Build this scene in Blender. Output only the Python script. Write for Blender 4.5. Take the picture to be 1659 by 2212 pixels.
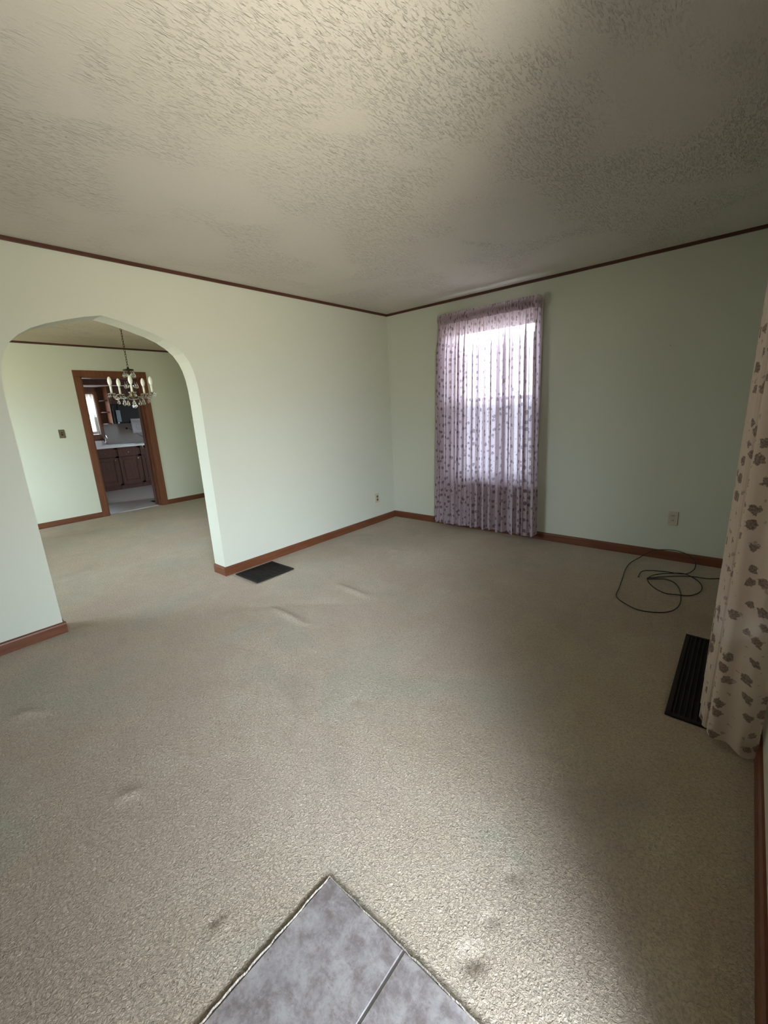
import bpy, bmesh, math, random
from mathutils import Vector, Matrix
random.seed(7)
PI = math.pi
for o in list(bpy.data.objects):
    bpy.data.objects.remove(o, do_unlink=True)
SC = bpy.context.scene
COL = SC.collection

# ------------------------------------------------------------------ camera
cam_d = bpy.data.cameras.new('camera')
cam = bpy.data.objects.new('camera', cam_d)
COL.objects.link(cam)
FPX = 905.17
cam_d.sensor_fit = 'AUTO'; cam_d.sensor_width = 36.0
cam_d.lens = FPX * 36.0 / 2212.0
cam_d.clip_start = 0.02; cam_d.clip_end = 200
R_ = Vector((0.76228931, 0.64536684, -0.04915938))
U_ = Vector((-0.11828263, 0.21357982, 0.96973856))
F_ = Vector((-0.63633656, 0.73340664, -0.23914531))
cam.matrix_world = Matrix(((R_.x, U_.x, -F_.x, 3.38036), (R_.y, U_.y, -F_.y, -4.11817), (R_.z, U_.z, -F_.z, 1.37223), (0, 0, 0, 1)))
SC.camera = cam

# ------------------------------------------------------------------ colour management
SC.view_settings.view_transform = 'Standard'
SC.view_settings.look = 'None'
SC.view_settings.gamma = 1.0
SC.view_settings.use_curve_mapping = False
SC.view_settings.exposure = 0.43

# ------------------------------------------------------------------ world: sky and ground, brightness shaped by direction to light the rooms
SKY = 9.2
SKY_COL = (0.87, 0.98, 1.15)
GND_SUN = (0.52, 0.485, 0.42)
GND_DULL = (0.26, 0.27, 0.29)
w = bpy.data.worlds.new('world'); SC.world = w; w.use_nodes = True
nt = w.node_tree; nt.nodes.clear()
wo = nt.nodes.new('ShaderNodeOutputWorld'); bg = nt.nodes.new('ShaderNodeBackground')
tc = nt.nodes.new('ShaderNodeTexCoord'); sx = nt.nodes.new('ShaderNodeSeparateXYZ')
def wmix(fac, c1, c2, bt='MIX'):
    x = nt.nodes.new('ShaderNodeMix'); x.data_type = 'RGBA'; x.blend_type = bt
    nt.links.new(fac, x.inputs[0])
    for i, v in ((6, c1), (7, c2)):
        if isinstance(v, bpy.types.NodeSocket): nt.links.new(v, x.inputs[i])
        else: x.inputs[i].default_value = tuple(v) + (1,)
    return x.outputs[2]
def wsmooth(sock, lo, hi):
    x = nt.nodes.new('ShaderNodeMapRange'); x.interpolation_type = 'SMOOTHSTEP'
    x.inputs[1].default_value = lo; x.inputs[2].default_value = hi; nt.links.new(sock, x.inputs[0]); return x.outputs[0]
nt.links.new(tc.outputs['Generated'], sx.inputs[0])
def wm(op, a, b=None):
    x = nt.nodes.new('ShaderNodeMath'); x.operation = op
    for i, v in enumerate((a, b)):
        if v is None: continue
        if isinstance(v, bpy.types.NodeSocket): nt.links.new(v, x.inputs[i])
        else: x.inputs[i].default_value = v
    return x.outputs[0]
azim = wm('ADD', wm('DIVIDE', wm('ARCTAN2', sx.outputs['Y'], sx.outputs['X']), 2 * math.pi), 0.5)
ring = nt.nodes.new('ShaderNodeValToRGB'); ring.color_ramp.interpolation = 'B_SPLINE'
STOPS = [(-180, 1.4), (-130, 2.0), (-100, 3.2), (-80, 1.2), (-68, .10), (-58, .8), (-50, 4.0), (-34, 5.4), (-18, 3.4), (-4, 1.6), (15, .9), (45, 1.2), (80, 2.7), (110, 2.7), (150, 1.4), (180, 1.4)]  # sky brightness per compass direction, shaped to steer light into the rooms
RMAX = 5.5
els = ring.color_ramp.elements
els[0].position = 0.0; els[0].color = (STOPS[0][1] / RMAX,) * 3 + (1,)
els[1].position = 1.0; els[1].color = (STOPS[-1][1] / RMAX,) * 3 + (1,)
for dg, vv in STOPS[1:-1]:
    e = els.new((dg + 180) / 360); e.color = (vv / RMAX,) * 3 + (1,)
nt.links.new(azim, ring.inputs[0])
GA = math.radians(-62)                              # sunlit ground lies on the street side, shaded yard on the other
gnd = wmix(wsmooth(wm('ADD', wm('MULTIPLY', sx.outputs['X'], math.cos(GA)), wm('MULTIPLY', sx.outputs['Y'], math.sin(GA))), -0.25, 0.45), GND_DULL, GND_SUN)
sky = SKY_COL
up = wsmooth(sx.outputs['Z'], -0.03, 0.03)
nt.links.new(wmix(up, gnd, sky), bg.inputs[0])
high = wsmooth(sx.outputs['Z'], 0.34, 0.66)          # high sky dimmed to keep light off the near floor
band = wm('MULTIPLY', up, wm('SUBTRACT', 1.0, wsmooth(sx.outputs['Z'], 0.03, 0.15)))   # horizon band dimmed to shape the light on the walls
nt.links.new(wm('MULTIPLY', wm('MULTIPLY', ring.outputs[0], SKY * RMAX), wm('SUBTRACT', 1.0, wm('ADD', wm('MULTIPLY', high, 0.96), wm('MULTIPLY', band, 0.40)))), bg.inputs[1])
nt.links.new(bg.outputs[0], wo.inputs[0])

def portal(name, loc, direction, sx_, sy_):
    """daylight portal in a window or door opening: only guides the sky's own light in"""
    d = bpy.data.lights.new(name, 'AREA'); d.shape = 'RECTANGLE'; d.size = sx_; d.size_y = sy_
    d.cycles.is_portal = True
    o = bpy.data.objects.new(name, d); COL.objects.link(o); o.location = loc
    o.rotation_euler = Vector(direction).to_track_quat('-Z', 'Y').to_euler()
    return o

# room numbers (metres): corner of the two far walls is the origin
H = 2.44; W = 3.567; YB = -5.3; T = 0.179; YR = -2.405; YL = -3.60; DX = -3.847
EX = 0.20
KX = -7.05; KH = 2.33
portal('door_daylight', (W + 0.10, -3.98, 1.02), (-1, 0, 0), 0.92, 2.02)
portal('window_daylight', (1.30, 0.16, 1.38), (0, -1, 0), 0.9, 1.62)
portal('side_window_daylight', (W + 0.16, -1.74, 1.38), (-1, 0, 0), 0.9, 1.62)
portal('dining_daylight_far', (-2.0, -5.16, 1.38), (0, 1, 0), 1.9, 1.5)
portal('kitchen_daylight', (KX - 0.06, -1.455, 1.54), (1, 0, 0), 0.7, 0.84)

# ------------------------------------------------------------------ materials
def newmat(name):
    m = bpy.data.materials.new(name); m.use_nodes = True
    n = m.node_tree; n.nodes.clear()
    out = n.nodes.new('ShaderNodeOutputMaterial'); b = n.nodes.new('ShaderNodeBsdfPrincipled')
    n.links.new(b.outputs[0], out.inputs[0])
    return m, n, b, out
def N(n, t, **kw):
    x = n.nodes.new(t)
    for k, v in kw.items():
        if k.startswith('i_'):
            x.inputs[k[2:].replace('_', ' ')].default_value = v
        else: setattr(x, k, v)
    return x
def mixc(n, fac, a, b):
    x = n.nodes.new('ShaderNodeMix'); x.data_type = 'RGBA'
    for i, v in ((0, fac), (6, a), (7, b)):
        if isinstance(v, bpy.types.NodeSocket): n.links.new(v, x.inputs[i])
        elif i == 0: x.inputs[0].default_value = v
        else: x.inputs[i].default_value = tuple(v) + (1,)
    return x.outputs[2]
def rampf(n, sock, lo, hi, a=0.0, b=1.0):
    x = n.nodes.new('ShaderNodeMapRange'); x.interpolation_type = 'SMOOTHSTEP'
    x.inputs[1].default_value = lo; x.inputs[2].default_value = hi; x.inputs[3].default_value = a; x.inputs[4].default_value = b
    n.links.new(sock, x.inputs[0]); return x.outputs[0]
def mth(n, op, a, b=None):
    x = n.nodes.new('ShaderNodeMath'); x.operation = op
    for i, v in enumerate((a, b)):
        if v is None: continue
        if isinstance(v, bpy.types.NodeSocket): n.links.new(v, x.inputs[i])
        else: x.inputs[i].default_value = v
    return x.outputs[0]
def coords(n, scale=(1, 1, 1), rot=(0, 0, 0), out='Object'):
    t = n.nodes.new('ShaderNodeTexCoord'); m = n.nodes.new('ShaderNodeMapping')
    m.inputs['Scale'].default_value = scale; m.inputs['Rotation'].default_value = rot
    n.links.new(t.outputs[out], m.inputs[0]); return m.outputs[0]
def noise(n, vec, scale, detail=3, rough=0.5, dist=0.0):
    x = N(n, 'ShaderNodeTexNoise'); x.inputs['Scale'].default_value = scale
    x.inputs['Detail'].default_value = detail; x.inputs['Roughness'].default_value = rough
    x.inputs['Distortion'].default_value = dist
    n.links.new(vec, x.inputs['Vector']); return x.outputs['Fac']
def bump(n, b, h, strength, dist):
    x = n.nodes.new('ShaderNodeBump'); x.inputs['Strength'].default_value = strength
    x.inputs['Distance'].default_value = dist
    n.links.new(h, x.inputs['Height']); n.links.new(x.outputs[0], b.inputs['Normal']); return x

def simple(name, col, rough=0.5, metal=0.0, var=0.12, scale=14, bmp=0.0, bscale=60, trans=0.0, ior=1.45, spec=0.5):
    m, n, b, out = newmat(name)
    v = coords(n)
    f = noise(n, v, scale)
    c = mixc(n, f, [x * (1 - var) for x in col], [min(1, x * (1 + var)) for x in col])
    n.links.new(c, b.inputs['Base Color'])
    b.inputs['Roughness'].default_value = rough; b.inputs['Metallic'].default_value = metal
    b.inputs['Transmission Weight'].default_value = trans; b.inputs['IOR'].default_value = ior
    b.inputs['Specular IOR Level'].default_value = spec
    if bmp: bump(n, b, noise(n, v, bscale), bmp, 0.002)
    return m

def wall_mat(name, col):
    m, n, b, out = newmat(name); v = coords(n)
    f = noise(n, v, 1.3, 4)
    c = mixc(n, f, [x * 0.97 for x in col], [min(1, x * 1.03) for x in col])
    n.links.new(c, b.inputs['Base Color']); b.inputs['Roughness'].default_value = 0.62
    b.inputs['Specular IOR Level'].default_value = 0.3
    bump(n, b, noise(n, v, 130, 4, 0.6), 0.35, 0.0012)
    return m


def ceiling_mat(name, col):
    m, n, b, out = newmat(name); v = coords(n)
    f = noise(n, v, 0.9, 3)
    c = mixc(n, f, [x * 0.96 for x in col], [min(1, x * 1.03) for x in col])
    n.links.new(c, b.inputs['Base Color']); b.inputs['Roughness'].default_value = 0.75
    b.inputs['Specular IOR Level'].default_value = 0.2
    # brushed plaster: patches of short parallel ridges
    vs = coords(n, (3.4, 1, 1))
    streak = noise(n, vs, 42, 4, 0.6, 0.6)
    streak = rampf(n, streak, 0.48, 0.80)
    patch = rampf(n, noise(n, v, 1.9, 2, 0.5, 0.6), 0.38, 0.58)
    fine = noise(n, v, 160, 3, 0.6)
    h = mth(n, 'ADD', mth(n, 'MULTIPLY', streak, mth(n, 'ADD', mth(n, 'MULTIPLY', patch, 0.9), 0.14)), mth(n, 'MULTIPLY', fine, 0.20))
    bump(n, b, h, 0.9, 0.0050)
    return m

def wood_mat(name, dark, light, rough=0.42, axis='y', scale=9.0):
    m, n, b, out = newmat(name)
    sc = {'x': (0.08, 1, 1), 'y': (1, 0.08, 1), 'z': (1, 1, 0.08)}[axis]
    v = coords(n, sc)
    g = noise(n, v, scale * 5, 5, 0.6, 0.5)
    g2 = noise(n, v, scale * 24, 3, 0.6)
    f = mth(n, 'ADD', mth(n, 'MULTIPLY', g, 0.75), mth(n, 'MULTIPLY', g2, 0.25))
    c = mixc(n, rampf(n, f, 0.32, 0.68), dark, light)
    n.links.new(c, b.inputs['Base Color']); b.inputs['Roughness'].default_value = rough
    b.inputs['Specular IOR Level'].default_value = 0.4
    bump(n, b, g2, 0.15, 0.001)
    return m

def carpet_mat(name, a, bcol):
    m, n, b, out = newmat(name); v = coords(n)
    big = noise(n, v, 1.1, 4, 0.6, 0.3)
    mid = noise(n, v, 7.0, 4, 0.6)
    f = mth(n, 'ADD', mth(n, 'MULTIPLY', big, 0.65), mth(n, 'MULTIPLY', mid, 0.35))
    c = mixc(n, rampf(n, f, 0.34, 0.66), a, bcol)
    tint = noise(n, v, 1.7, 3, 0.55, 0.5)
    c = mixc(n, rampf(n, tint, 0.50, 0.66, 0, 0.5), c, (0.60, 0.475, 0.37))
    c = mixc(n, rampf(n, tint, 0.36, 0.50, 0.45, 0), c, (0.54, 0.52, 0.41))
    # traffic soiling: cooler, duller patches
    soil = rampf(n, noise(n, v, 0.8, 5, 0.62, 0.8), 0.56, 0.74)
    c = mixc(n, mth(n, 'MULTIPLY', soil, 0.35), c, (0.30, 0.275, 0.22))
    # tufts
    tv = noise(n, coords(n, (1, 1, 0.2)), 120, 4, 0.62, 0.9)
    c = mixc(n, rampf(n, tv, 0.30, 0.62, 0.55, 0.0), c, (0.24, 0.205, 0.15))
    n.links.new(c, b.inputs['Base Color']); b.inputs['Roughness'].default_value = 0.95
    b.inputs['Specular IOR Level'].default_value = 0.08
    b.inputs['Sheen Weight'].default_value = 0.15; b.inputs['Sheen Roughness'].default_value = 0.6
    bump(n, b, tv, 1.0, 0.016)
    return m

def tile_mat(name):
    m, n, b, out = newmat(name); v = coords(n)
    f = noise(n, v, 16, 9, 0.74, 0.25)
    g = noise(n, v, 42, 6, 0.75, 0.3)
    c = mixc(n, rampf(n, f, 0.36, 0.64), (0.170, 0.145, 0.135), (0.340, 0.318, 0.305))
    c = mixc(n, rampf(n, g, 0.53, 0.68, 0, 0.65), c, (0.16, 0.12, 0.10))
    c = mixc(n, rampf(n, noise(n, v, 7, 5, 0.7), 0.5, 0.68, 0, 0.5), c, (0.385, 0.37, 0.365))
    c = mixc(n, rampf(n, noise(n, v, 90, 3), 0.30, 0.48, 0.35, 0.0), c, (0.16, 0.15, 0.15))
    n.links.new(c, b.inputs['Base Color']); b.inputs['Roughness'].default_value = 0.42
    bump(n, b, f, 0.15, 0.002)
    return m

def cloth_mat(name, base, cell, spot1, spot2, sheer, transl):
    """printed semi-sheer fabric; UV is metres along and down the cloth"""
    m = bpy.data.materials.new(name); m.use_nodes = True; n = m.node_tree; n.nodes.clear()
    out = n.nodes.new('ShaderNodeOutputMaterial')
    t = n.nodes.new('ShaderNodeTexCoord'); mp = n.nodes.new('ShaderNodeMapping')
    n.links.new(t.outputs['UV'], mp.inputs[0])
    uv = mp.outputs[0]
    # leafy outline: distort the lookup
    nz = N(n, 'ShaderNodeTexNoise'); nz.inputs['Scale'].default_value = 70; nz.inputs['Detail'].default_value = 2
    n.links.new(uv, nz.inputs['Vector'])
    sub = n.nodes.new('ShaderNodeVectorMath'); sub.operation = 'SUBTRACT'; sub.inputs[1].default_value = (0.5, 0.5, 0.5)
    n.links.new(nz.outputs['Color'], sub.inputs[0])
    sc = n.nodes.new('ShaderNodeVectorMath'); sc.operation = 'SCALE'; sc.inputs['Scale'].default_value = 0.030
    n.links.new(sub.outputs[0], sc.inputs[0])
    ad = n.nodes.new('ShaderNodeVectorMath'); ad.operation = 'ADD'
    n.links.new(uv, ad.inputs[0]); n.links.new(sc.outputs[0], ad.inputs[1])
    def layer(scale, lo, hi, off):
        mo = n.nodes.new('ShaderNodeMapping'); mo.inputs['Location'].default_value = off
        n.links.new(ad.outputs[0], mo.inputs[0])
        vo = N(n, 'ShaderNodeTexVoronoi'); vo.voronoi_dimensions = '2D'; vo.inputs['Scale'].default_value = scale
        vo.inputs['Randomness'].default_value = 0.72
        n.links.new(mo.outputs[0], vo.inputs['Vector'])
        sp = n.nodes.new('ShaderNodeSeparateColor'); n.links.new(vo.outputs['Color'], sp.inputs[0])
        size = mth(n, 'ADD', mth(n, 'MULTIPLY', sp.outputs[0], 0.10), lo)
        d = mth(n, 'SUBTRACT', size, vo.outputs['Distance'])
        return rampf(n, d, 0.0, hi), sp.outputs[1]
    s1, r1 = layer(1.0 / cell, 0.19, 0.05, (0, 0, 0))
    s2, r2 = layer(1.0 / (cell * 0.78), 0.05, 0.05, (0.43, 0.21, 0))
    veins = rampf(n, noise(n, uv, 160, 2), 0.40, 0.60, 0.72, 1.0)
    spot = mth(n, 'MAXIMUM', mth(n, 'MULTIPLY', s1, veins), mth(n, 'MULTIPLY', s2, 0.55))
    sc_col = mixc(n, r1, spot1, spot2)
    c = mixc(n, mth(n, 'MULTIPLY', spot, 0.9), base, sc_col)
    weave = noise(n, uv, 420, 2)
    ct = mixc(n, mth(n, 'MULTIPLY', spot, 0.5), base, sc_col)
    dif = N(n, 'ShaderNodeBsdfDiffuse'); tr = N(n, 'ShaderNodeBsdfTranslucent'); tp = N(n, 'ShaderNodeBsdfTransparent')
    n.links.new(c, dif.inputs['Color']); n.links.new(ct, tr.inputs['Color'])
    bp = n.nodes.new('ShaderNodeBump'); bp.inputs['Strength'].default_value = 0.3; bp.inputs['Distance'].default_value = 0.001
    n.links.new(weave, bp.inputs['Height']); n.links.new(bp.outputs[0], dif.inputs['Normal'])
    m1 = N(n, 'ShaderNodeMixShader'); m1.inputs[0].default_value = transl
    n.links.new(dif.outputs[0], m1.inputs[1]); n.links.new(tr.outputs[0], m1.inputs[2])
    m2 = N(n, 'ShaderNodeMixShader')
    n.links.new(mth(n, 'MULTIPLY', mth(n, 'SUBTRACT', 1.0, mth(n, 'MULTIPLY', spot, 0.75)), sheer), m2.inputs[0])
    n.links.new(m1.outputs[0], m2.inputs[1]); n.links.new(tp.outputs[0], m2.inputs[2])
    n.links.new(m2.outputs[0], out.inputs[0])
    return m

WALL = (0.55, 0.575, 0.47)
M = {}
M['wall'] = wall_mat('painted_wall', WALL)
M['wall_dining'] = wall_mat('painted_wall_dining', (0.60, 0.63, 0.50))
M['ceiling'] = ceiling_mat('brushed_plaster', (0.57, 0.545, 0.475))
M['ceiling_dining'] = ceiling_mat('brushed_plaster_warm_bounce', (0.55, 0.48, 0.35))  # cream tone puts the warm bounce light into the ceiling colour
M['ceiling_kitchen'] = simple('kitchen_ceiling_paint', (0.75, 0.74, 0.70), 0.8, var=0.03)
M['trim_y'] = wood_mat('stained_trim_y', (0.105, 0.034, 0.013), (0.165, 0.060, 0.025), 0.42, 'y')
M['trim_x'] = wood_mat('stained_trim_x', (0.105, 0.034, 0.013), (0.165, 0.060, 0.025), 0.42, 'x')
M['trim_z'] = wood_mat('stained_trim_z', (0.125, 0.042, 0.016), (0.185, 0.068, 0.028), 0.42, 'z')
M['crown_y'] = wood_mat('stained_crown_y', (0.05, 0.018, 0.010), (0.10, 0.036, 0.02), 0.45, 'y')
M['crown_x'] = wood_mat('stained_crown_x', (0.05, 0.018, 0.010), (0.10, 0.036, 0.02), 0.45, 'x')
M['cab'] = wood_mat('cabinet_wood', (0.040, 0.013, 0.006), (0.085, 0.028, 0.013), 0.6, 'z')
M['panel'] = wood_mat('wood_panelling', (0.06, 0.024, 0.012), (0.12, 0.05, 0.026), 0.45, 'z')
M['carpet'] = carpet_mat('beige_carpet', (0.59, 0.49, 0.345), (0.68, 0.585, 0.435))
M['tile'] = tile_mat('marbled_tile')
M['grout'] = simple('grout', (0.40, 0.41, 0.38), 0.85, var=0.12, scale=60)
M['vinyl'] = simple('vinyl_floor', (0.60, 0.57, 0.54), 0.32, var=0.12, scale=6)
M['vent'] = simple('dark_bronze_metal', (0.016, 0.011, 0.009), 0.65, 0.0, var=0.2, spec=0.25)
M['duct_shade'] = simple('duct_shade_black', (0.004, 0.004, 0.004), 0.9, var=0.1)
M['cable'] = simple('black_rubber', (0.010, 0.009, 0.012), 0.4, var=0.1)
M['brass'] = simple('antique_brass', (0.28, 0.19, 0.09), 0.3, 0.9, var=0.2)
M['dbrass'] = simple('dark_brass', (0.05, 0.035, 0.02), 0.4, 0.8, var=0.2)
M['plate'] = simple('ivory_plastic', (0.50, 0.45, 0.32), 0.4, var=0.04)
M['plate_d'] = simple('outlet_socket_brown', (0.19, 0.15, 0.09), 0.4, var=0.06)
M['plate_b'] = simple('brass_switch_plate', (0.17, 0.14, 0.085), 0.35, 0.5, var=0.25, scale=120)
M['hole'] = simple('dark_slot', (0.02, 0.016, 0.012), 0.6, var=0.1)
M['candle'] = simple('candle_sleeve', (0.80, 0.80, 0.68), 0.5, var=0.03)
M['bulb'] = simple('frosted_bulb', (0.84, 0.86, 0.76), 0.25, var=0.02)
M['crystal'] = simple('cut_crystal', (0.97, 0.97, 0.97), 0.02, var=0.01, trans=1.0, ior=1.52)
M['counter'] = simple('white_laminate', (0.70, 0.71, 0.70), 0.28, var=0.03)
M['splash'] = simple('backsplash_laminate', (0.23, 0.205, 0.19), 0.4, var=0.06)
M['chrome'] = simple('chrome', (0.75, 0.76, 0.78), 0.12, 1.0, var=0.03)
M['black'] = simple('black_enamel', (0.006, 0.006, 0.007), 0.45, var=0.1, spec=0.2)
M['bluegrey'] = simple('blue_grey_plastic', (0.13, 0.19, 0.23), 0.35, var=0.06)
M['paper'] = simple('white_paper', (0.62, 0.62, 0.63), 0.8, var=0.03)
M['ink'] = simple('pale_ink', (0.42, 0.43, 0.45), 0.8, var=0.03)
M['dooredge'] = simple('pale_door_edge', (0.66, 0.56, 0.50), 0.5, var=0.05)
M['sash'] = simple('white_sash_paint', (0.62, 0.58, 0.54), 0.5, var=0.04)
M['jamb'] = simple('cream_jamb_paint', (0.72, 0.62, 0.56), 0.55, var=0.04)
M['shade'] = cloth_mat('tan_roller_shade', (0.62, 0.44, 0.28), 0.5, (0.6, 0.43, 0.27), (0.6, 0.43, 0.27), 0.0, 0.10)
M['blackout'] = simple('blackout_roller_shade', (0.45, 0.36, 0.27), 0.8, var=0.05)
M['sheer'] = cloth_mat('white_sheer', (0.92, 0.92, 0.95), 0.5, (0.9, 0.9, 0.9), (0.9, 0.9, 0.9), 0.30, 0.6)
M['print'] = cloth_mat('leaf_print_voile', (0.66, 0.56, 0.60), 0.074, (0.055, 0.025, 0.040), (0.12, 0.065, 0.08), 0.085, 0.46)
M['print_c'] = cloth_mat('leaf_print_voile_near', (0.82, 0.72, 0.64), 0.072, (0.055, 0.025, 0.025), (0.13, 0.065, 0.055), 0.10, 0.40)
mg, ng, bgm, og = newmat('window_glass')
ng.nodes.remove(bgm)
_t = N(ng, 'ShaderNodeBsdfTransparent'); _t.inputs[0].default_value = (0.95, 0.97, 0.97, 1)
_g = N(ng, 'ShaderNodeBsdfGlossy'); _g.inputs['Roughness'].default_value = 0.02
_m = N(ng, 'ShaderNodeMixShader'); _m.inputs[0].default_value = 0.06
_n = noise(ng, coords(ng), 3); _b = N(ng, 'ShaderNodeBump'); _b.inputs['Strength'].default_value = 0.02
ng.links.new(_n, _b.inputs['Height']); ng.links.new(_b.outputs[0], _g.inputs['Normal'])
ng.links.new(_t.outputs[0], _m.inputs[1]); ng.links.new(_g.outputs[0], _m.inputs[2]); ng.links.new(_m.outputs[0], og.inputs[0])
M['glass'] = mg
ms, ns, bs, os_ = newmat('insect_screen')
ns.nodes.remove(bs)
_t = N(ns, 'ShaderNodeBsdfTransparent'); _t.inputs[0].default_value = (0.92, 0.94, 0.96, 1)
_d = N(ns, 'ShaderNodeBsdfDiffuse'); _d.inputs[0].default_value = (0.12, 0.13, 0.14, 1)
_m = N(ns, 'ShaderNodeMixShader')
_f = rampf(ns, noise(ns, coords(ns), 900, 1), 0.3, 0.7, 0.30, 0.50)
ns.links.new(_f, _m.inputs[0]); ns.links.new(_t.outputs[0], _m.inputs[1]); ns.links.new(_d.outputs[0], _m.inputs[2]); ns.links.new(_m.outputs[0], os_.inputs[0])
M['screen'] = ms

# ------------------------------------------------------------------ mesh helpers
def obj(name, bm, mat, parent=None, smooth=False, mats=None):
    me = bpy.data.meshes.new(name); bm.normal_update(); bm.to_mesh(me); bm.free()
    for mm in (mats or [mat]): me.materials.append(M[mm] if isinstance(mm, str) else mm)
    if smooth:
        for p in me.polygons: p.use_smooth = True
    o = bpy.data.objects.new(name, me); COL.objects.link(o)
    if parent: o.parent = parent
    return o
def tag(o, label=None, cat=None, group=None, kind=None):
    if label: o['label'] = label
    if cat: o['category'] = cat
    if group: o['group'] = group
    if kind: o['kind'] = kind
    return o
def thing(name, loc, label, cat, rz=0, group=None):
    o = bpy.data.objects.new(name, None); COL.objects.link(o); o.location = loc; o.rotation_euler = (0, 0, rz)
    o.empty_display_size = 0.1
    return tag(o, label, cat, group)
def struct(name, bm, mat, parent=None, **k):
    o = obj(name, bm, mat, parent, **k)
    if not parent: o['kind'] = 'structure'
    return o
def box(bm, a, b, bev=0.0, mi=0):
    lo = [min(a[i], b[i]) for i in range(3)]; hi = [max(a[i], b[i]) for i in range(3)]
    vs = [bm.verts.new((x, y, z)) for x in (lo[0], hi[0]) for y in (lo[1], hi[1]) for z in (lo[2], hi[2])]
    idx = [(0, 1, 3, 2), (4, 6, 7, 5), (0, 4, 5, 1), (2, 3, 7, 6), (0, 2, 6, 4), (1, 5, 7, 3)]
    fs = [bm.faces.new([vs[i] for i in f]) for f in idx]
    for f in fs: f.material_index = mi
    if bev > 0:
        es = list({e for f in fs for e in f.edges})
        r = bmesh.ops.bevel(bm, geom=es, offset=bev, segments=2, affect='EDGES', profile=0.5)
        for f in r['faces']: f.material_index = mi
    return bm
def BX(a, b, bev=0.0):
    return box(bmesh.new(), a, b, bev)
def prism(bm, pts, axis, a, b):
    """extrude a closed outline (list of 2-tuples) along an axis from a to b"""
    def P(p, t):
        return {'x': (t, p[0], p[1]), 'y': (p[0], t, p[1]), 'z': (p[0], p[1], t)}[axis]
    va = [bm.verts.new(P(p, a)) for p in pts]; vb = [bm.verts.new(P(p, b)) for p in pts]
    n = len(pts)
    for i in range(n): bm.faces.new((va[i], va[(i + 1) % n], vb[(i + 1) % n], vb[i]))
    fa = bm.faces.new(list(reversed(va))); fb = bm.faces.new(vb)
    bmesh.ops.triangulate(bm, faces=[fa, fb], ngon_method='EAR_CLIP')
    bmesh.ops.recalc_face_normals(bm, faces=bm.faces)
    return bm
def tube(bm, pts, r, seg=8, cap=True):
    pts = [Vector(p) for p in pts]; rings = []
    up = Vector((0, 0, 1)); prev = None
    for i, p in enumerate(pts):
        d = (pts[min(i + 1, len(pts) - 1)] - pts[max(i - 1, 0)]).normalized()
        if prev is None:
            a = d.cross(up)
            if a.length < 1e-3: a = d.cross(Vector((1, 0, 0)))
            a.normalize()
        else:
            a = prev - d * prev.dot(d)
            if a.length < 1e-6: a = d.orthogonal()
            a.normalize()
        prev = a; b = d.cross(a)
        rr = r[i] if isinstance(r, (list, tuple)) else r
        rings.append([bm.verts.new(p + (a * math.cos(2 * PI * k / seg) + b * math.sin(2 * PI * k / seg)) * rr) for k in range(seg)])
    for i in range(len(rings) - 1):
        for k in range(seg):
            bm.faces.new((rings[i][k], rings[i][(k + 1) % seg], rings[i + 1][(k + 1) % seg], rings[i + 1][k]))
    if cap:
        bm.faces.new(list(reversed(rings[0]))); bm.faces.new(rings[-1])
    return bm
def lathe(bm, prof, c=(0, 0, 0), seg=16):
    """prof: list of (radius, z)"""
    rings = []
    for r, z in prof:
        if r < 1e-5: rings.append([bm.verts.new((c[0], c[1], c[2] + z))])
        else: rings.append([bm.verts.new((c[0] + r * math.cos(2 * PI * k / seg), c[1] + r * math.sin(2 * PI * k / seg), c[2] + z)) for k in range(seg)])
    for a, b in zip(rings, rings[1:]):
        for k in range(seg):
            k2 = (k + 1) % seg
            if len(a) == 1 and len(b) == 1: continue
            if len(a) == 1: bm.faces.new((a[0], b[k2], b[k]))
            elif len(b) == 1: bm.faces.new((a[k], a[k2], b[0]))
            else: bm.faces.new((a[k], a[k2], b[k2], b[k]))
    bmesh.ops.recalc_face_normals(bm, faces=bm.faces)
    return bm
def catmull(pts, n=6):
    P = [Vector(p) for p in pts]; out = []
    for i in range(len(P) - 1):
        p0 = P[max(i - 1, 0)]; p1 = P[i]; p2 = P[i + 1]; p3 = P[min(i + 2, len(P) - 1)]
        for k in range(n):
            t = k / n
            out.append(0.5 * ((2 * p1) + (p2 - p0) * t + (2 * p0 - 5 * p1 + 4 * p2 - p3) * t * t + (3 * p1 - p0 - 3 * p2 + p3) * t ** 3))
    out.append(P[-1]); return out
def wall_holes(axis, t0, t1, u0, u1, z0, z1, holes):
    """solid wall slab with rectangular openings; axis = its thin axis; holes = (u0,u1,z0,z1)"""
    bm = bmesh.new()
    us = sorted({u0, u1, *[h[0] for h in holes], *[h[1] for h in holes]})
    for a, b in zip(us, us[1:]):
        spans = sorted([(h[2], h[3]) for h in holes if h[0] <= a + 1e-6 and h[1] >= b - 1e-6])
        z = z0
        for s in spans + [(z1, z1)]:
            if s[0] > z + 1e-6:
                if axis == 'x': box(bm, (t0, a, z), (t1, b, s[0]))
                else: box(bm, (a, t0, z), (b, t1, s[0]))
            z = s[1]
    bmesh.ops.remove_doubles(bm, verts=bm.verts, dist=1e-5)
    # drop the inner seams
    seen = {}
    for f in list(bm.faces):
        k = tuple(sorted(v.index for v in f.verts)); seen.setdefault(k, []).append(f)
    bm.verts.index_update()
    seen = {}
    for f in list(bm.faces):
        k = tuple(sorted(v.index for v in f.verts)); seen.setdefault(k, []).append(f)
    kill = [f for fs in seen.values() if len(fs) > 1 for f in fs]
    bmesh.ops.delete(bm, geom=kill, context='FACES')
    return bm

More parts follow.
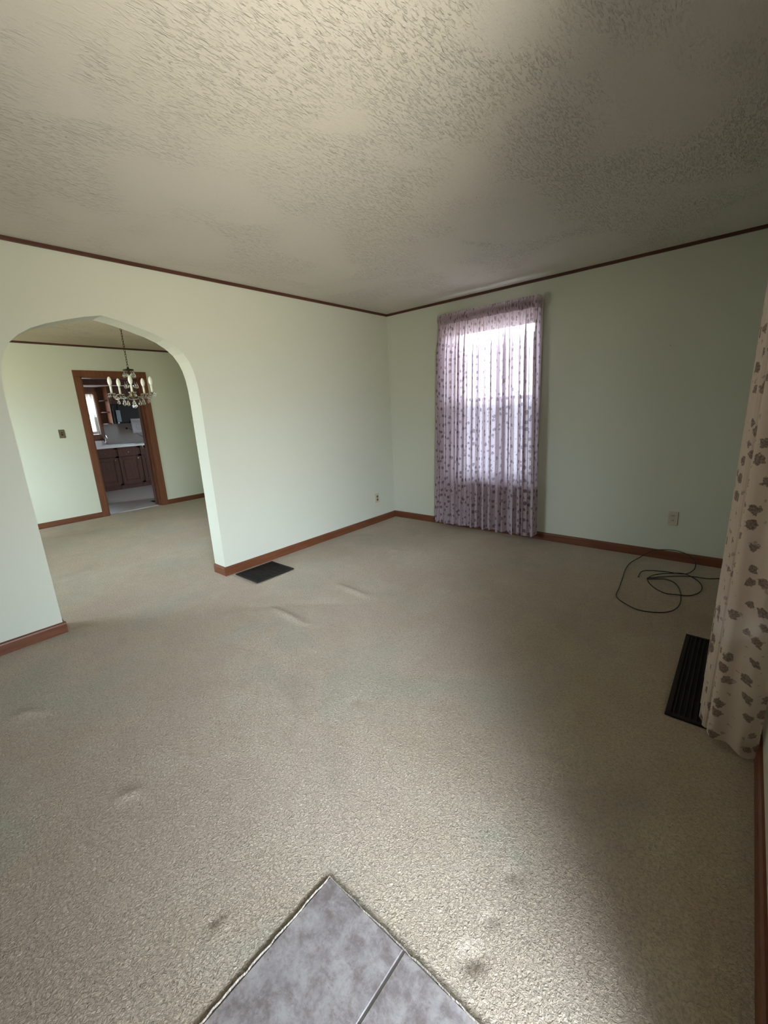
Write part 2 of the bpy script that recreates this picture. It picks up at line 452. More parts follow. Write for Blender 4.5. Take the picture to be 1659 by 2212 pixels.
# ------------------------------------------------------------------ structure
# carpet with its creases, snags and vacuum lines as real relief
RIDGE = [((0.93, -2.545), (1.27, -2.565), 0.018, 0.017), ((1.02, -1.985), (1.33, -2.014), 0.018, 0.013), ((0.816, -1.083), (0.912, -1.056), 0.02, 0.008),
         ((0.80, -3.977), (0.90, -3.92), 0.018, 0.014), ((0.60, -3.62), (0.66, -3.58), 0.022, -0.006), ((1.74, -3.83), (1.78, -3.78), 0.014, 0.010),
         ((1.542, -1.888), (1.678, -0.651), 0.018, 0.0055), ((1.758, -1.922), (1.83, -0.478), 0.018, 0.0055),
         ((2.581, -2.203), (2.66, -0.4), 0.016, 0.005), ((2.943, -2.542), (2.90, -2.2), 0.02, 0.004), ((3.283, -1.478), (3.267, -0.879), 0.012, 0.004),
         ((2.932, -2.701), (2.956, -2.432), 0.02, 0.003), ((0.553, -2.754), (1.42, -2.064), 0.035, -0.004), ((0.5, -3.1), (1.6, -2.9), 0.06, -0.004),
         ((1.2, -1.9), (1.3, -0.6), 0.022, 0.003), ((0.9, -1.75), (1.0, -0.5), 0.022, 0.003), ((2.2, -2.0), (2.25, -0.6), 0.022, 0.002)]
SNAG = [(2.408, -3.806, 0.011, -0.010), (2.425, -3.800, 0.012, 0.008), (2.998, -3.440, 0.014, -0.012), (3.02, -3.425, 0.010, -0.010), (3.008, -3.325, 0.010, -0.008),
        (3.003, -3.180, 0.012, -0.008), (3.035, -2.652, 0.014, -0.006), (2.08, -2.9, 0.012, -0.006), (0.6, -1.2, 0.01, -0.006)]
VENTS = [(0.060, 0.398, -2.352, -1.965), (3.252, 3.47, -2.150, -1.330)]
def carpet_h(x, y):
    for (a, b, c_, d_) in VENTS:
        if a - 0.004 < x < b + 0.004 and c_ - 0.004 < y < d_ + 0.004: return -0.006
    h = 0.0015 * math.sin(x * 2.1 + 1.3 * math.sin(y * 1.7)) + 0.0012 * math.sin(y * 3.3 + x)
    for (a, b, wd, am) in RIDGE:
        ax, ay = a; bx, by = b
        dx, dy = bx - ax, by - ay; L2 = dx * dx + dy * dy
        t = ((x - ax) * dx + (y - ay) * dy) / L2; tt = min(1, max(0, t))
        d2 = (x - ax - tt * dx) ** 2 + (y - ay - tt * dy) ** 2
        if d2 < 9 * wd * wd: h += am * math.exp(-d2 / (2 * wd * wd)) * (0.35 + 0.65 * math.sin(PI * min(1, max(0.0, tt * .9 + .05))))
    for (sx_, sy_, wd, am) in SNAG:
        d2 = (x - sx_) ** 2 + (y - sy_) ** 2
        if d2 < 9 * wd * wd: h += am * math.exp(-d2 / (2 * wd * wd))
    return h
TX, TY = 2.571, -3.524
def linsp(a, b, st):
    n = max(1, int(round(abs(b - a) / st))); return [a + (b - a) * i / n for i in range(n + 1)]
bm = bmesh.new()
xs = linsp(DX - 0.05, 0.0, 0.12)[:-1] + linsp(0.0, TX, 0.018)[:-1] + linsp(TX, W + 0.02, 0.018)
ys = linsp(YB, TY, 0.018)[:-1] + linsp(TY, 0.0, 0.018)
iTX = min(range(len(xs)), key=lambda i: abs(xs[i] - TX)); iTY = min(range(len(ys)), key=lambda i: abs(ys[i] - TY))
edge = {}
G = []
for i, x in enumerate(xs):
    row = []
    for j, y in enumerate(ys):
        if i > iTX and j < iTY: row.append(None); continue
        px_, py_ = x, y
        z = carpet_h(x, y) if x > 0 else 0.0
        if x > 0 and x < TX + 0.05 and abs(x - TX) < 1e-6 and j < iTY: px_ += random.uniform(-0.003, 0.002)
        if abs(y - TY) < 1e-6 and i > iTX: py_ += random.uniform(-0.002, 0.003)
        row.append(bm.verts.new((px_, py_, z)))
    G.append(row)
for i in range(len(xs) - 1):
    for j in range(len(ys) - 1):
        q = (G[i][j], G[i + 1][j], G[i + 1][j + 1], G[i][j + 1])
        if None in q: continue
        if i >= iTX and j < iTY: continue
        bm.faces.new(q)
# cut edge of the pile around the tiles
def skirt(line):
    lo = [bm.verts.new((v.co.x, v.co.y, -0.03)) for v in line]
    for k in range(len(line) - 1): bm.faces.new((line[k], line[k + 1], lo[k + 1], lo[k]))
skirt([G[iTX][j] for j in range(0, iTY + 1)]); skirt([G[i][iTY] for i in range(iTX, len(xs))])
# part of the dining room that lies beyond the far wall line of the living room
o = struct('floor', bm, 'carpet', smooth=True)
bm = bmesh.new(); box(bm, (-4.0, YB - 0.2, -0.20), (W + EX, 0.2, -0.032)); struct('floor_slab', bm, 'grout')
# tiled entry
bm = bmesh.new(); ts = 0.286; g = 0.0035
box(bm, (TX - 0.012, YB, -0.032), (W + EX, TY + 0.012, -0.0135), mi=1)
for i in range(4):
    for j in range(5):
        x0 = TX + i * ts + (g if i else 0.002); x1 = min(TX + (i + 1) * ts - g, W + 0.01)
        y1 = TY - j * 0.47 - (g if j else 0.001); y0 = max(TY - (j + 1) * 0.47 + g, YB)
        box(bm, (x0, y0, -0.030), (x1, y1, -0.008), 0.0015)
struct('floor_entry', bm, 'tile', mats=['tile', 'grout'])
bm = BX((KX - 0.1, -3.6, -0.05), (-4.0, 0.6, -0.006)); struct('floor_kitchen', bm, 'vinyl')
# ceilings
struct('ceiling', BX((-T * 0.5, YB - EX, H), (W + EX, EX, H + 0.15)), 'ceiling')
struct('ceiling_dining', BX((DX - 0.15, YB - EX, H), (-T * 0.5, EX, H + 0.15)), 'ceiling_dining')
struct('ceiling_kitchen', BX((KX - 0.2, -3.7, KH), (DX - 0.15, 0.6, KH + 0.15)), 'ceiling_kitchen')
# wall between living and dining room with its pointed arch
AC = (YR + YL) / 2
half = (YR - YL) / 2
arch = [(0.0, 2.070), (0.10, 2.050), (0.21, 2.020), (0.32, 1.985), (0.40, 1.951), (0.465, 1.909), (0.515, 1.862), (0.55, 1.806), (0.573, 1.745), (0.588, 1.67), (0.595, 1.59), (half, 1.50), (half, 0.0)]
cut = [(AC - u, z) for u, z in reversed(arch[:-1])] + [(AC + u, z) for u, z in arch[1:-1]]
bm = bmesh.new()
cols = [(YB, 0.0, YL, 0.0)] + [(p[0], p[1], q[0], q[1]) for p, q in zip(cut, cut[1:])] + [(YR, 0.0, 0.0, 0.0)]
def vert(x, y, z): return bm.verts.new((x, y, z))
for (ya, za, yb, zb) in cols:
    f = [(ya, za), (yb, zb), (yb, H), (ya, H)]
    bm.faces.new([vert(0.0, y, z) for y, z in f]); bm.faces.new([vert(-T, y, z) for y, z in reversed(f)])
    if za > 0: bm.faces.new([vert(-T, ya, za), vert(-T, yb, zb), vert(0.0, yb, zb), vert(0.0, ya, za)])
    bm.faces.new([vert(0.0, ya, H), vert(0.0, yb, H), vert(-T, yb, H), vert(-T, ya, H)])
zs = cut[0][1]
for yy in (YL, YR): bm.faces.new([vert(0.0, yy, 0), vert(-T, yy, 0), vert(-T, yy, zs), vert(0.0, yy, zs)])
bmesh.ops.remove_doubles(bm, verts=bm.verts, dist=1e-5)
struct('wall_left', bm, 'wall')
# far wall with the curtained window, side wall with the other window and the open front doorway
WX0, WX1, WZ0, WZ1 = 0.83, 1.79, 0.56, 2.20
DW = (-2.75, -1.25, 0.63, 2.13)
struct('wall_far', wall_holes('y', 0.0, EX, 0.0, W + EX, 0.0, H, [(WX0, WX1, WZ0, WZ1)]), 'wall')
CY0, CY1 = -2.20, -1.28
DY0, DY1 = -4.44, -3.52
struct('wall_right', wall_holes('x', W, W + EX, YB, 0.0, 0.0, H, [(CY0, CY1, WZ0, WZ1), (DY0, DY1, 0.0, 2.03)]), 'wall')
struct('wall_rear', BX((0.0, YB - EX, 0.0), (W + EX, YB, H)), 'panel')
struct('wall_dining_right', wall_holes('y', 0.0, EX, DX - 0.15, 0.0, 0.0, H, []), 'wall_dining')
struct('wall_dining_left', wall_holes('y', YB - EX, YB, DX - 0.15, 0.0, 0.0, H, [(-2.95, -1.05, 0.63, 2.13)]), 'wall_dining')
OY0, OY1, OZ = -2.152, -1.362, 2.018
struct('wall_dining_far', wall_holes('x', DX - 0.15, DX, YB, 0.0, 0.0, H, [(OY0, OY1, 0.0, OZ)]), 'wall_dining')
# kitchen shell
struct('wall_kitchen_far', wall_holes('x', KX - 0.12, KX, -3.6, 0.6, 0.0, KH, [(-1.80, -1.11, 1.13, 1.95)]), 'panel')
struct('wall_kitchen_left', wall_holes('y', -3.72, -3.6, KX - 0.12, DX - 0.15, 0.0, KH, []), 'panel')
struct('wall_kitchen_right', BX((KX - 0.12, 0.6, 0.0), (DX - 0.15, 0.72, KH)), 'panel')
# wood crown strips
CT = 0.024
struct('trim_1', BX((0.0, YB, H - CT), (CT * 0.6, 0.0, H), 0.003), 'crown_y')
struct('trim_2', BX((CT * 0.6, -CT * 0.6, H - CT), (W, 0.0, H), 0.003), 'crown_x')
struct('trim_3', BX((DX, YB, H - CT), (DX + CT * 0.6, 0.0, H), 0.003), 'crown_y')
struct('trim_4', BX((W - CT * 0.6, YB, H - CT), (W, -CT * 0.6, H), 0.003), 'crown_y')
# baseboards: rounded top edge
BT, BH = 0.016, 0.077
def base_run(name, axis, face, sgn, a, b, mat):
    pr = [(face, -0.02), (face, BH), (face + sgn * BT * 0.45, BH), (face + sgn * BT * 0.85, BH - 0.006), (face + sgn * BT, BH - 0.014), (face + sgn * BT, -0.02)]
    bm = bmesh.new()
    if axis == 'y': # runs along y; profile in x,z
        va = [bm.verts.new((p[0], a, p[1])) for p in pr]; vb = [bm.verts.new((p[0], b, p[1])) for p in pr]
    else:
        va = [bm.verts.new((a, p[0], p[1])) for p in pr]; vb = [bm.verts.new((b, p[0], p[1])) for p in pr]
    n_ = len(pr)
    for i in range(n_): bm.faces.new((va[i], va[(i + 1) % n_], vb[(i + 1) % n_], vb[i]))
    bm.faces.new(va); bm.faces.new(list(reversed(vb)))
    bmesh.ops.recalc_face_normals(bm, faces=bm.faces)
    return struct(name, bm, mat)
base_run('baseboard_left', 'y', 0.0, 1, YR - BT, -0.0, 'trim_y')
base_run('baseboard_left_pier', 'y', 0.0, 1, YB, YL + BT, 'trim_y')
base_run('baseboard_arch_right', 'x', YR, -1, -T, 0.0, 'trim_x')
base_run('baseboard_arch_left', 'x', YL, 1, -T, 0.0, 'trim_x')
base_run('baseboard_far', 'x', 0.0, -1, BT, W, 'trim_x')
base_run('baseboard_right', 'y', W, -1, DY1 + 0.07, -BT, 'trim_y')
base_run('baseboard_right_rear', 'y', W, -1, YB, DY0 - 0.07, 'trim_y')
base_run('baseboard_dining_left', 'y', DX, 1, YB, OY0 - 0.085, 'trim_y')
base_run('baseboard_dining_right', 'y', DX, 1, OY1 + 0.085, 0.0, 'trim_y')

def casing(name, x, y0, y1, z1, sgn, wdt=0.085, th=0.018, depth=0.15):
    """stained casing round a doorway in an x = const wall, with jamb lining"""
    bm = bmesh.new()
    xo = x + sgn * th
    box(bm, (x, y0 - wdt, -0.01), (xo, y0, z1), 0.004)
    box(bm, (x, y1, -0.01), (xo, y1 + wdt, z1), 0.004)
    box(bm, (x, y0 - wdt, z1), (xo, y1 + wdt, z1 + wdt), 0.004)
    f = struct(name, bm, 'trim_z')
    bm = bmesh.new()
    box(bm, (x - sgn * depth, y0 - 0.002, -0.01), (x + sgn * 0.004, y0 + 0.016, z1)); box(bm, (x - sgn * depth, y1 - 0.016, -0.01), (x + sgn * 0.004, y1 + 0.002, z1))
    box(bm, (x - sgn * depth, y0, z1 - 0.016), (x + sgn * 0.004, y1, z1 + 0.002))
    box(bm, (x - sgn * depth * .55, y0 + 0.016, -0.01), (x - sgn * depth * .35, y0 + 0.028, z1 - .016)); box(bm, (x - sgn * depth * .55, y1 - 0.028, -0.01), (x - sgn * depth * .35, y1 - 0.016, z1 - .016))
    obj('jamb', bm, 'trim_z', f)
    return f
casing('door_1', DX, OY0, OY1, OZ, 1)
casing('door_2', W, DY0, DY1, 2.03, -1, wdt=0.07, depth=0.19)

def window(name, axis, face, sgn, u0, u1, z0, z1, depth=0.16, sash='sash', jamb='jamb', screen=True, case=None, shade=0.0, rail=None):
    """double-hung window in an opening; face = room face of the wall, sgn = +1 when outdoors lies towards +axis"""
    def B(bm, ua, ub, da, db, za, zb, bev=0.003):
        da, db = face + sgn * da, face + sgn * db
        if axis == 'y': box(bm, (ua, da, za), (ub, db, zb), bev)
        else: box(bm, (da, ua, za), (db, ub, zb), bev)
    bm = bmesh.new()
    B(bm, u0, u0 + 0.02, 0, depth + 0.03, z0, z1); B(bm, u1 - 0.02, u1, 0, depth + 0.03, z0, z1)
    B(bm, u0 + 0.02, u1 - 0.02, 0, depth + 0.03, z1 - 0.02, z1)
    root = struct(name, bm, jamb)
    a, b = u0 + 0.02, u1 - 0.02
    zm = rail if rail else (z0 + z1) / 2
    def sash_part(nm, d, za, zb, bot, top):
        bm = bmesh.new(); s = 0.048
        B(bm, a, a + s, d, d + 0.03, za, zb); B(bm, b - s, b, d, d + 0.03, za, zb)
        B(bm, a + s, b - s, d, d + 0.03, za, za + bot); B(bm, a + s, b - s, d, d + 0.03, zb - top, zb)
        o = obj(nm, bm, sash, root)
        bm = bmesh.new(); B(bm, a + s - .002, b - s + .002, d + 0.013, d + 0.017, za + bot - .002, zb - top + .002, 0); obj('pane', bm, 'glass', o)
    sash_part('lower_sash', depth - 0.065, z0 + 0.015, zm + 0.017, 0.06, 0.034)
    sash_part('upper_sash', depth - 0.03, zm - 0.017, z1 - 0.02, 0.034, 0.048)
    bm = bmesh.new(); B(bm, u0 - 0.03, u1 + 0.03, -0.035, 0.0, z0 - 0.022, z0 + 0.0); B(bm, u0, u1, 0.0, depth, z0 - 0.001, z0 + 0.012); obj('window_sill', bm, case or sash, root)
    if screen:
        bm = bmesh.new(); B(bm, a + 0.02, b - 0.02, depth + 0.012, depth + 0.0135, z0 + 0.02, zm, 0); obj('insect_screen', bm, 'screen', root)
    if case:
        bm = bmesh.new(); c = 0.06
        B(bm, u0 - c, u0, -0.016, 0, z0 - c - .02, z1 + c); B(bm, u1, u1 + c, -0.016, 0, z0 - c - .02, z1 + c); B(bm, u0, u1, -0.016, 0, z1, z1 + c); B(bm, u0, u1, -0.016, 0, z0 - c - .022, z0 - .022)
        obj('window_frame', bm, case, root)
    if shade:
        bm = bmesh.new(); B(bm, a + 0.01, b - 0.01, 0.028, 0.03, z1 - 0.02 - shade, z1 - 0.02, 0)
        d_ = face + sgn * 0.035
        zt = z1 - 0.05
        if axis == 'y': tube(bm, [(a + 0.01, d_, zt), (b - 0.01, d_, zt)], 0.018, 12)
        else: tube(bm, [(d_, a + 0.01, zt), (d_, b - 0.01, zt)], 0.018, 12)
        obj('roller_shade', bm, 'shade' if shade < 1 else 'blackout', root)
    return root
window('window_1', 'y', 0.0, 1, WX0, WX1, WZ0, WZ1, case='sash', shade=0.10, rail=1.42)
window('window_2', 'x', W, 1, CY0, CY1, WZ0, WZ1, case='sash', shade=1.55, rail=1.42)
window('window_3', 'y', YB, -1, -2.95, -1.05, 0.63, 2.13, case='trim_z', screen=False)
window('window_4', 'x', KX, -1, -1.80, -1.11, 1.13, 1.95, depth=0.09, case='trim_z', screen=False)

# ------------------------------------------------------------------ curtains
def curtain_mesh(path_fn, n_u, z_top, z_bot, n_v, uvw, head=0.11, hem_wave=0.01, seed=1, tip=None):
    """cloth surface; path_fn(s, v) -> (x, y) for s in 0..1 across and v in 0 (top)..1 (bottom); UV in metres of cloth"""
    bm = bmesh.new(); uvl = bm.loops.layers.uv.new('UVMap')
    rnd = random.Random(seed)
    grid = []
    for j in range(n_v + 1):
        v = j / n_v; row = []
        for i in range(n_u + 1):
            s = i / n_u; x, y = path_fn(s, v)
            zb = z_bot + hem_wave * math.sin(s * 23 + seed) + (tip(s) if tip else 0)
            row.append(bm.verts.new((x, y, z_top + (zb - z_top) * v)))
        grid.append(row)
    row = grid[int(n_v * 0.6)]; acc = [0.0]            # width of cloth along the folds
    for a_, b_ in zip(row, row[1:]): acc.append(acc[-1] + (a_.co - b_.co).length * uvw)
    for j in range(n_v):
        for i in range(n_u):
            f = bm.faces.new((grid[j][i], grid[j][i + 1], grid[j + 1][i + 1], grid[j + 1][i]))
            for lp, (ii, jj) in zip(f.loops, ((i, j), (i + 1, j), (i + 1, j + 1), (i, j + 1))):
                lp[uvl].uv = (acc[ii] + seed * 0.37, (z_top - z_bot) * (1 - jj / n_v))
    return bm
def folds(s, v, seed, base, amp0, amp1, nf):
    """irregular drapery displacement: tight gathers at the top, broad folds lower down"""
    r = random.Random(seed)
    ph = [r.uniform(0, 6.28) for _ in range(5)]
    warp = s + 0.018 * math.sin(2 * PI * s * 3 + ph[0]) + 0.012 * math.sin(2 * PI * s * 7 + ph[1])
    low = math.sin(2 * PI * nf * warp + ph[2]); low = math.copysign(abs(low) ** 0.75, low)
    low += 0.35 * math.sin(2 * PI * nf * 2.1 * warp + ph[3])
    tight = math.sin(2 * PI * nf * 3.1 * s + ph[4]) + 0.4 * math.sin(2 * PI * nf * 5.3 * s)
    k = min(1, v / 0.16); k = k * k * (3 - 2 * k)
    return base + (amp0 * tight * (1 - 0.75 * k) + amp1 * low * k)

# far window: two panels on one rod, short returns to the wall at the outer ends
def far_path(x0t, x1t, x0b, x1b, seed, ret_left, ret_right, nf, base):
    def fn(s, v):
        rl = 0.06 if ret_left else 0.0; rr = 0.06 if ret_right else 0.0
        xa = x0t + (x0b - x0t) * v; xb = x1t + (x1b - x1t) * v
        off = folds(s, v, seed, base, 0.006, 0.030, nf)
        fx = 0.0
        if ret_left and s < rl:
            t = s / rl; return (xa + 0.012 * t, -0.018 - (off - 0.018) * t)
        if ret_right and s > 1 - rr:
            t = (1 - s) / rr; return (xb - 0.012 * t, -0.018 - (off - 0.018) * t)
        t = (s - rl) / (1 - rl - rr)
        x = xa + (xb - xa) * t + 0.016 * math.sin(2 * PI * nf * 2 * t + seed) * min(1, 0.25 + v * 4) * math.sin(PI * t) ** 0.3
        return (x, -off)
    return fn
HT = 2.205
def curtain_far(x0t, x1t, x0b, x1b, seed, rl, rr, nf, base, label, uvw, zb):
    bm = curtain_mesh(far_path(x0t, x1t, x0b, x1b, seed, rl, rr, nf, base), 240, HT + 0.012, zb, 46, uvw, seed=seed, hem_wave=0.006)
    o = obj('curtain', bm, 'print', smooth=True)
    # gathered rod pocket and ruffle
    def hp(s, v):
        xa, xb = x0t, x1t
        puff = 0.018 * math.sin(PI * min(1, max(0, (v - 0.15) / 0.85)))
        d = base + 0.010 + puff + 0.011 * math.sin(2 * PI * nf * 3.1 * s + seed) + 0.005 * math.sin(2 * PI * nf * 6.7 * s)
        if rl and s < 0.05: return (xa - 0.004, -0.015 - (d - 0.015) * s / 0.05)
        if rr and s > 0.95: return (xb + 0.004, -0.015 - (d - 0.015) * (1 - s) / 0.05)
        return (xa + (xb - xa) * s, -d)
    bm = curtain_mesh(hp, 220, 2.288, 2.188, 12, uvw * 2.1, hem_wave=0.003, seed=seed + 3)
    h = obj('gathered_heading', bm, 'print', o, smooth=True)
    tag(o, label, 'curtain', 'leaf-print curtains at the far window')
    return o
curtain_far(0.775, 1.295, 0.705, 1.285, 11, True, False, 8, 0.085, 'left panel of sheer leaf-print curtain at the bright far window', 1.0, 0.045)
curtain_far(1.30, 1.83, 1.29, 1.872, 23, False, True, 8, 0.092, 'right panel of sheer leaf-print curtain at the bright far window', 1.0, 0.045)
t = thing('curtain_rod', (1.30, -0.05, 2.235), 'flat curtain rod hidden in the gathered heading at the far window', 'curtain rod')
bm = bmesh.new(); box(bm, (-0.52, -0.052, -0.012), (0.52, -0.045, 0.012), 0.002); obj('rod', bm, 'sash', t)
for s in (-1, 1):
    bm = bmesh.new(); box(bm, (s * 0.52, -0.052, -0.012), (s * 0.512, 0.048, 0.012), 0.002); obj('bracket', bm, 'sash', t)

# near side window: panels hang from a deep rod on the right wall
def side_panel(y0, y1, seed, near_ret, far_ret, nf, base, label, uvw, zb=0.03):
    def fn(s, v):
        r = 0.20
        off = folds(s, v, seed, base + 0.012 * v, 0.006, 0.017, nf)
        if near_ret and s < r:
            t = s / r
            # return from the wall out to the front edge, rounded, rippled
            x = W - 0.012 - (off - 0.014) * (math.sin(t * PI / 2) ** 1.0)
            y = y0 - 0.010 * math.sin(t * PI) + 0.055 * (1 - math.cos(t * PI / 2)) + 0.010 * math.sin(3 * 2 * PI * t + 0.8) * v
            return (x, y)
        if far_ret and s > 1 - r:
            t = (1 - s) / r
            return (W - 0.012 - (off - 0.014) * math.sin(t * PI / 2), y1 - 0.03 * (1 - math.cos(t * PI / 2)))
        a = y0 + (0.055 if near_ret else 0); b = y1 - (0.03 if far_ret else 0)
        t = (s - (r if near_ret else 0)) / (1 - (r if near_ret else 0) - (r if far_ret else 0))
        return (W - off, a + (b - a) * t)
    tip = (lambda s: -0.0 + 0.028 * (1 - math.exp(-((s - 0.02) / 0.03) ** 2)) - 0.012) if near_ret else None
    bm = curtain_mesh(fn, 260, HT + 0.012, zb, 46, uvw, seed=seed, hem_wave=0.004, tip=tip)
    o = obj('curtain', bm, 'print_c', smooth=True)
    def hp(s, v):
        d = base + 0.012 + 0.018 * math.sin(PI * v) + 0.007 * math.sin(2 * PI * nf * 3.7 * s + seed)
        if near_ret and s < 0.15: return (W - 0.014 - (d - 0.014) * s / 0.15, y0 - 0.004)
        if far_ret and s > 0.85: return (W - 0.014 - (d - 0.014) * (1 - s) / 0.15, y1 + 0.004)
        return (W - d, y0 + (y1 - y0) * s)
    bm = curtain_mesh(hp, 200, 2.288, 2.188, 12, uvw * 2.1, hem_wave=0.003, seed=seed + 3)
    obj('gathered_heading', bm, 'print_c', o, smooth=True)
    tag(o, label, 'curtain', 'leaf-print curtains at the side window')
    return o
side_panel(-2.262, -1.742, 5, True, False, 5, 0.165, 'near panel of leaf-print curtain hanging over the large floor grille', 1.0)
side_panel(-1.735, -1.19, 9, False, True, 5, 0.168, 'far panel of leaf-print curtain at the side window, mostly hidden behind the near one', 1.0)
t = thing('curtain_rod', (W - 0.13, -1.73, 2.235), 'curtain rod carrying the near leaf-print curtain by the right wall', 'curtain rod')
bm = bmesh.new(); box(bm, (-0.006, -0.52, -0.012), (0.0, 0.52, 0.012), 0.002); obj('rod', bm, 'sash', t)
for s in (-1, 1):
    bm = bmesh.new(); box(bm, (-0.006, s * 0.52, -0.012), (0.128, s * 0.512, 0.012), 0.002); obj('bracket', bm, 'sash', t)

# ------------------------------------------------------------------ floor registers
def register(name, x0, x1, y0, y1, slat_axis, n, fr, label, split=True):
    cx, cy = (x0 + x1) / 2, (y0 + y1) / 2
    t = thing(name, (cx, cy, 0.0), label, 'floor vent')
    hx, hy = (x1 - x0) / 2, (y1 - y0) / 2
    bm = bmesh.new()
    z0, z1 = 0.001, 0.009
    box(bm, (-hx, -hy, z0), (hx, -hy + fr, z1), 0.002); box(bm, (-hx, hy - fr, z0), (hx, hy, z1), 0.002)
    box(bm, (-hx, -hy + fr, z0), (-hx + fr, hy - fr, z1), 0.002); box(bm, (hx - fr, -hy + fr, z0), (hx, hy - fr, z1), 0.002)
    obj('frame', bm, 'vent', t)
    obj('duct_shade_panel', BX((-hx + fr, -hy + fr, 0.0005), (hx - fr, hy - fr, 0.002)), 'duct_shade', t)  # flat black panel, paints in the darkness down the duct
    for k in range(n):
        bm = bmesh.new()
        if slat_axis == 'x':
            y = -hy + fr + (k + 0.5) * (2 * hy - 2 * fr) / n; box(bm, (-hx + fr, y - 0.0035, 0.002), (hx - fr, y + 0.0035, 0.0075), 0.001)
        else:
            x = -hx + fr + (k + 0.5) * (2 * hx - 2 * fr) / n; box(bm, (x - 0.0035, -hy + fr, 0.002), (x + 0.0035, hy - fr, 0.0075), 0.001)
        obj('slat', bm, 'vent', t)
    return t
register('floor_register', 0.060, 0.398, -2.352, -1.965, 'x', 17, 0.022, 'square dark bronze floor register with louvres beside the arch baseboard')
register('floor_grille', 3.252, 3.47, -2.150, -1.330, 'y', 9, 0.020, 'long black floor grille half under the near curtain')
register('floor_register', -4.42, -4.06, -1.34, -1.22, 'x', 5, 0.014, 'small dark floor register just inside the kitchen doorway')

# ------------------------------------------------------------------ black cable coiled on the carpet
z = 0.0075
cab = [(2.873, -0.529, z), (2.871, -0.461, z), (2.886, -0.404, z), (2.923, -0.372, z), (3.013, -0.338, z), (3.104, -0.328, z), (3.159, -0.296, z), (3.189, -0.198, z), (3.197, -0.12, .02),
 (3.185, -0.1, 0.057), (3.15, -0.075, 0.081), (3.114, -0.06, 0.095), (3.064, -0.05, 0.102), (3.022, -0.045, 0.102), (2.966, -0.045, 0.095), (2.91, -0.05, 0.083), (2.869, -0.06, 0.060), (2.837, -0.075, 0.037),
 (2.805, -0.12, 0.014), (2.767, -0.26, z), (2.762, -0.426, z), (2.784, -0.659, z), (2.804, -0.869, z), (2.812, -0.986, z), (2.835, -1.049, z), (2.889, -1.104, z), (2.97, -1.155, z), (3.042, -1.147, z),
 (3.113, -1.106, z), (3.159, -1.032, z), (3.177, -0.924, z), (3.17, -0.781, z), (3.144, -0.639, z), (3.102, -0.538, z), (3.047, -0.503, z), (2.999, -0.528, z), (2.951, -0.557, z), (2.933, -0.56, z),
 (2.964, -0.469, z + .004), (3.033, -0.387, z + .004), (3.13, -0.323, z + .005), (3.195, -0.351, z), (3.245, -0.432, z), (3.269, -0.523, z), (3.267, -0.617, z), (3.242, -0.693, z), (3.201, -0.745, z), (3.152, -0.774, z + .005),
 (3.083, -0.782, z), (3.023, -0.741, z), (2.976, -0.678, z), (2.946, -0.609, z), (2.937, -0.558, z + .006), (2.977, -0.508, z), (3.075, -0.414, z), (3.196, -0.358, z + .006), (3.286, -0.33, z), (3.361, -0.28, z), (3.43, -0.25, z)]
t = thing('coaxial_cable', (2.95, -0.55, 0.0), 'thin black cable lying in loose loops on the carpet below the right outlet', 'cable')
o = obj('cord', tube(bmesh.new(), [Vector(p) - Vector((2.95, -0.55, 0)) for p in catmull(cab, 5)], 0.0034, 8), 'cable', t, smooth=True)
e0 = Vector((2.873, -0.529, z)) - Vector((2.95, -0.55, 0))
o = obj('connector', tube(bmesh.new(), [e0 + Vector((0.0, -0.028, -0.001)), e0 + Vector((0, -0.006, 0)), e0 + Vector((0, 0.004, 0))], [0.0052, 0.0052, 0.0036], 10), 'brass', t)
tag(o, 'small metal end connector')

# ------------------------------------------------------------------ outlets and switch
def outlet(name, loc, rz, label, cat, plate, sock, kind='outlet', group=None):
    t = thing(name, loc, label, cat, rz, group)   # plate faces local -y
    obj('cover_plate', BX((-0.036, -0.006, -0.058), (0.036, 0.0, 0.058), 0.003), plate, t)
    if kind == 'outlet':
        for s in (-1, 1):
            bm = bmesh.new(); pts = []
            for k in range(20):
                a = 2 * PI * k / 20; pts.append((0.0165 * math.cos(a), max(-0.0135, min(0.0135, 0.0175 * math.sin(a))) + s * 0.0195))
            prism(bm, pts, 'y', -0.0085, -0.005); so = obj('socket', bm, sock, t)
            bm = bmesh.new()
            for dx in (-0.0055, 0.0055): box(bm, (dx - 0.0016, -0.0090, s * 0.0195 - 0.001), (dx + 0.0016, -0.0084, s * 0.0195 + 0.008))
            lathe(bm, [(0, 0), (0.0025, 0)], (0, -0.0088, 0), 8)
            obj('slots', bm, 'hole', so)
        obj('screw', tube(bmesh.new(), [(0, -0.0075, 0), (0, -0.005, 0)], 0.003, 10), sock, t)
    else:
        obj('rocker', BX((-0.012, -0.009, -0.022), (0.012, -0.005, 0.022), 0.001), sock, t)
        obj('toggle', BX((-0.005, -0.020, -0.004), (0.005, -0.008, 0.012), 0.002), plate, t)
        for s in (-1, 1): obj('screw', tube(bmesh.new(), [(0, -0.0075, s * .042), (0, -0.005, s * .042)], 0.003, 10), sock, t)
    return t
outlet('wall_outlet', (2.998, 0.0, 0.364), 0, 'ivory duplex outlet on the far wall above the black cable', 'outlet', 'plate', 'plate')
outlet('wall_outlet', (0.0, -0.340, 0.306), PI / 2, 'ivory duplex outlet low on the white wall near the room corner', 'outlet', 'plate', 'plate_d')
outlet('light_switch', (DX, -2.508, 1.252), PI / 2, 'brass light switch plate on the dining wall left of the kitchen doorway', 'switch', 'plate_b', 'hole', 'switch')

# nail left in the far wall
o = obj('nail', tube(bmesh.new(), [(2.85, 0.0, 1.74), (2.85, -0.008, 1.741)], 0.0022, 8), 'hole'); tag(o, 'tiny nail left in the bare far wall above the right outlet', 'nail')

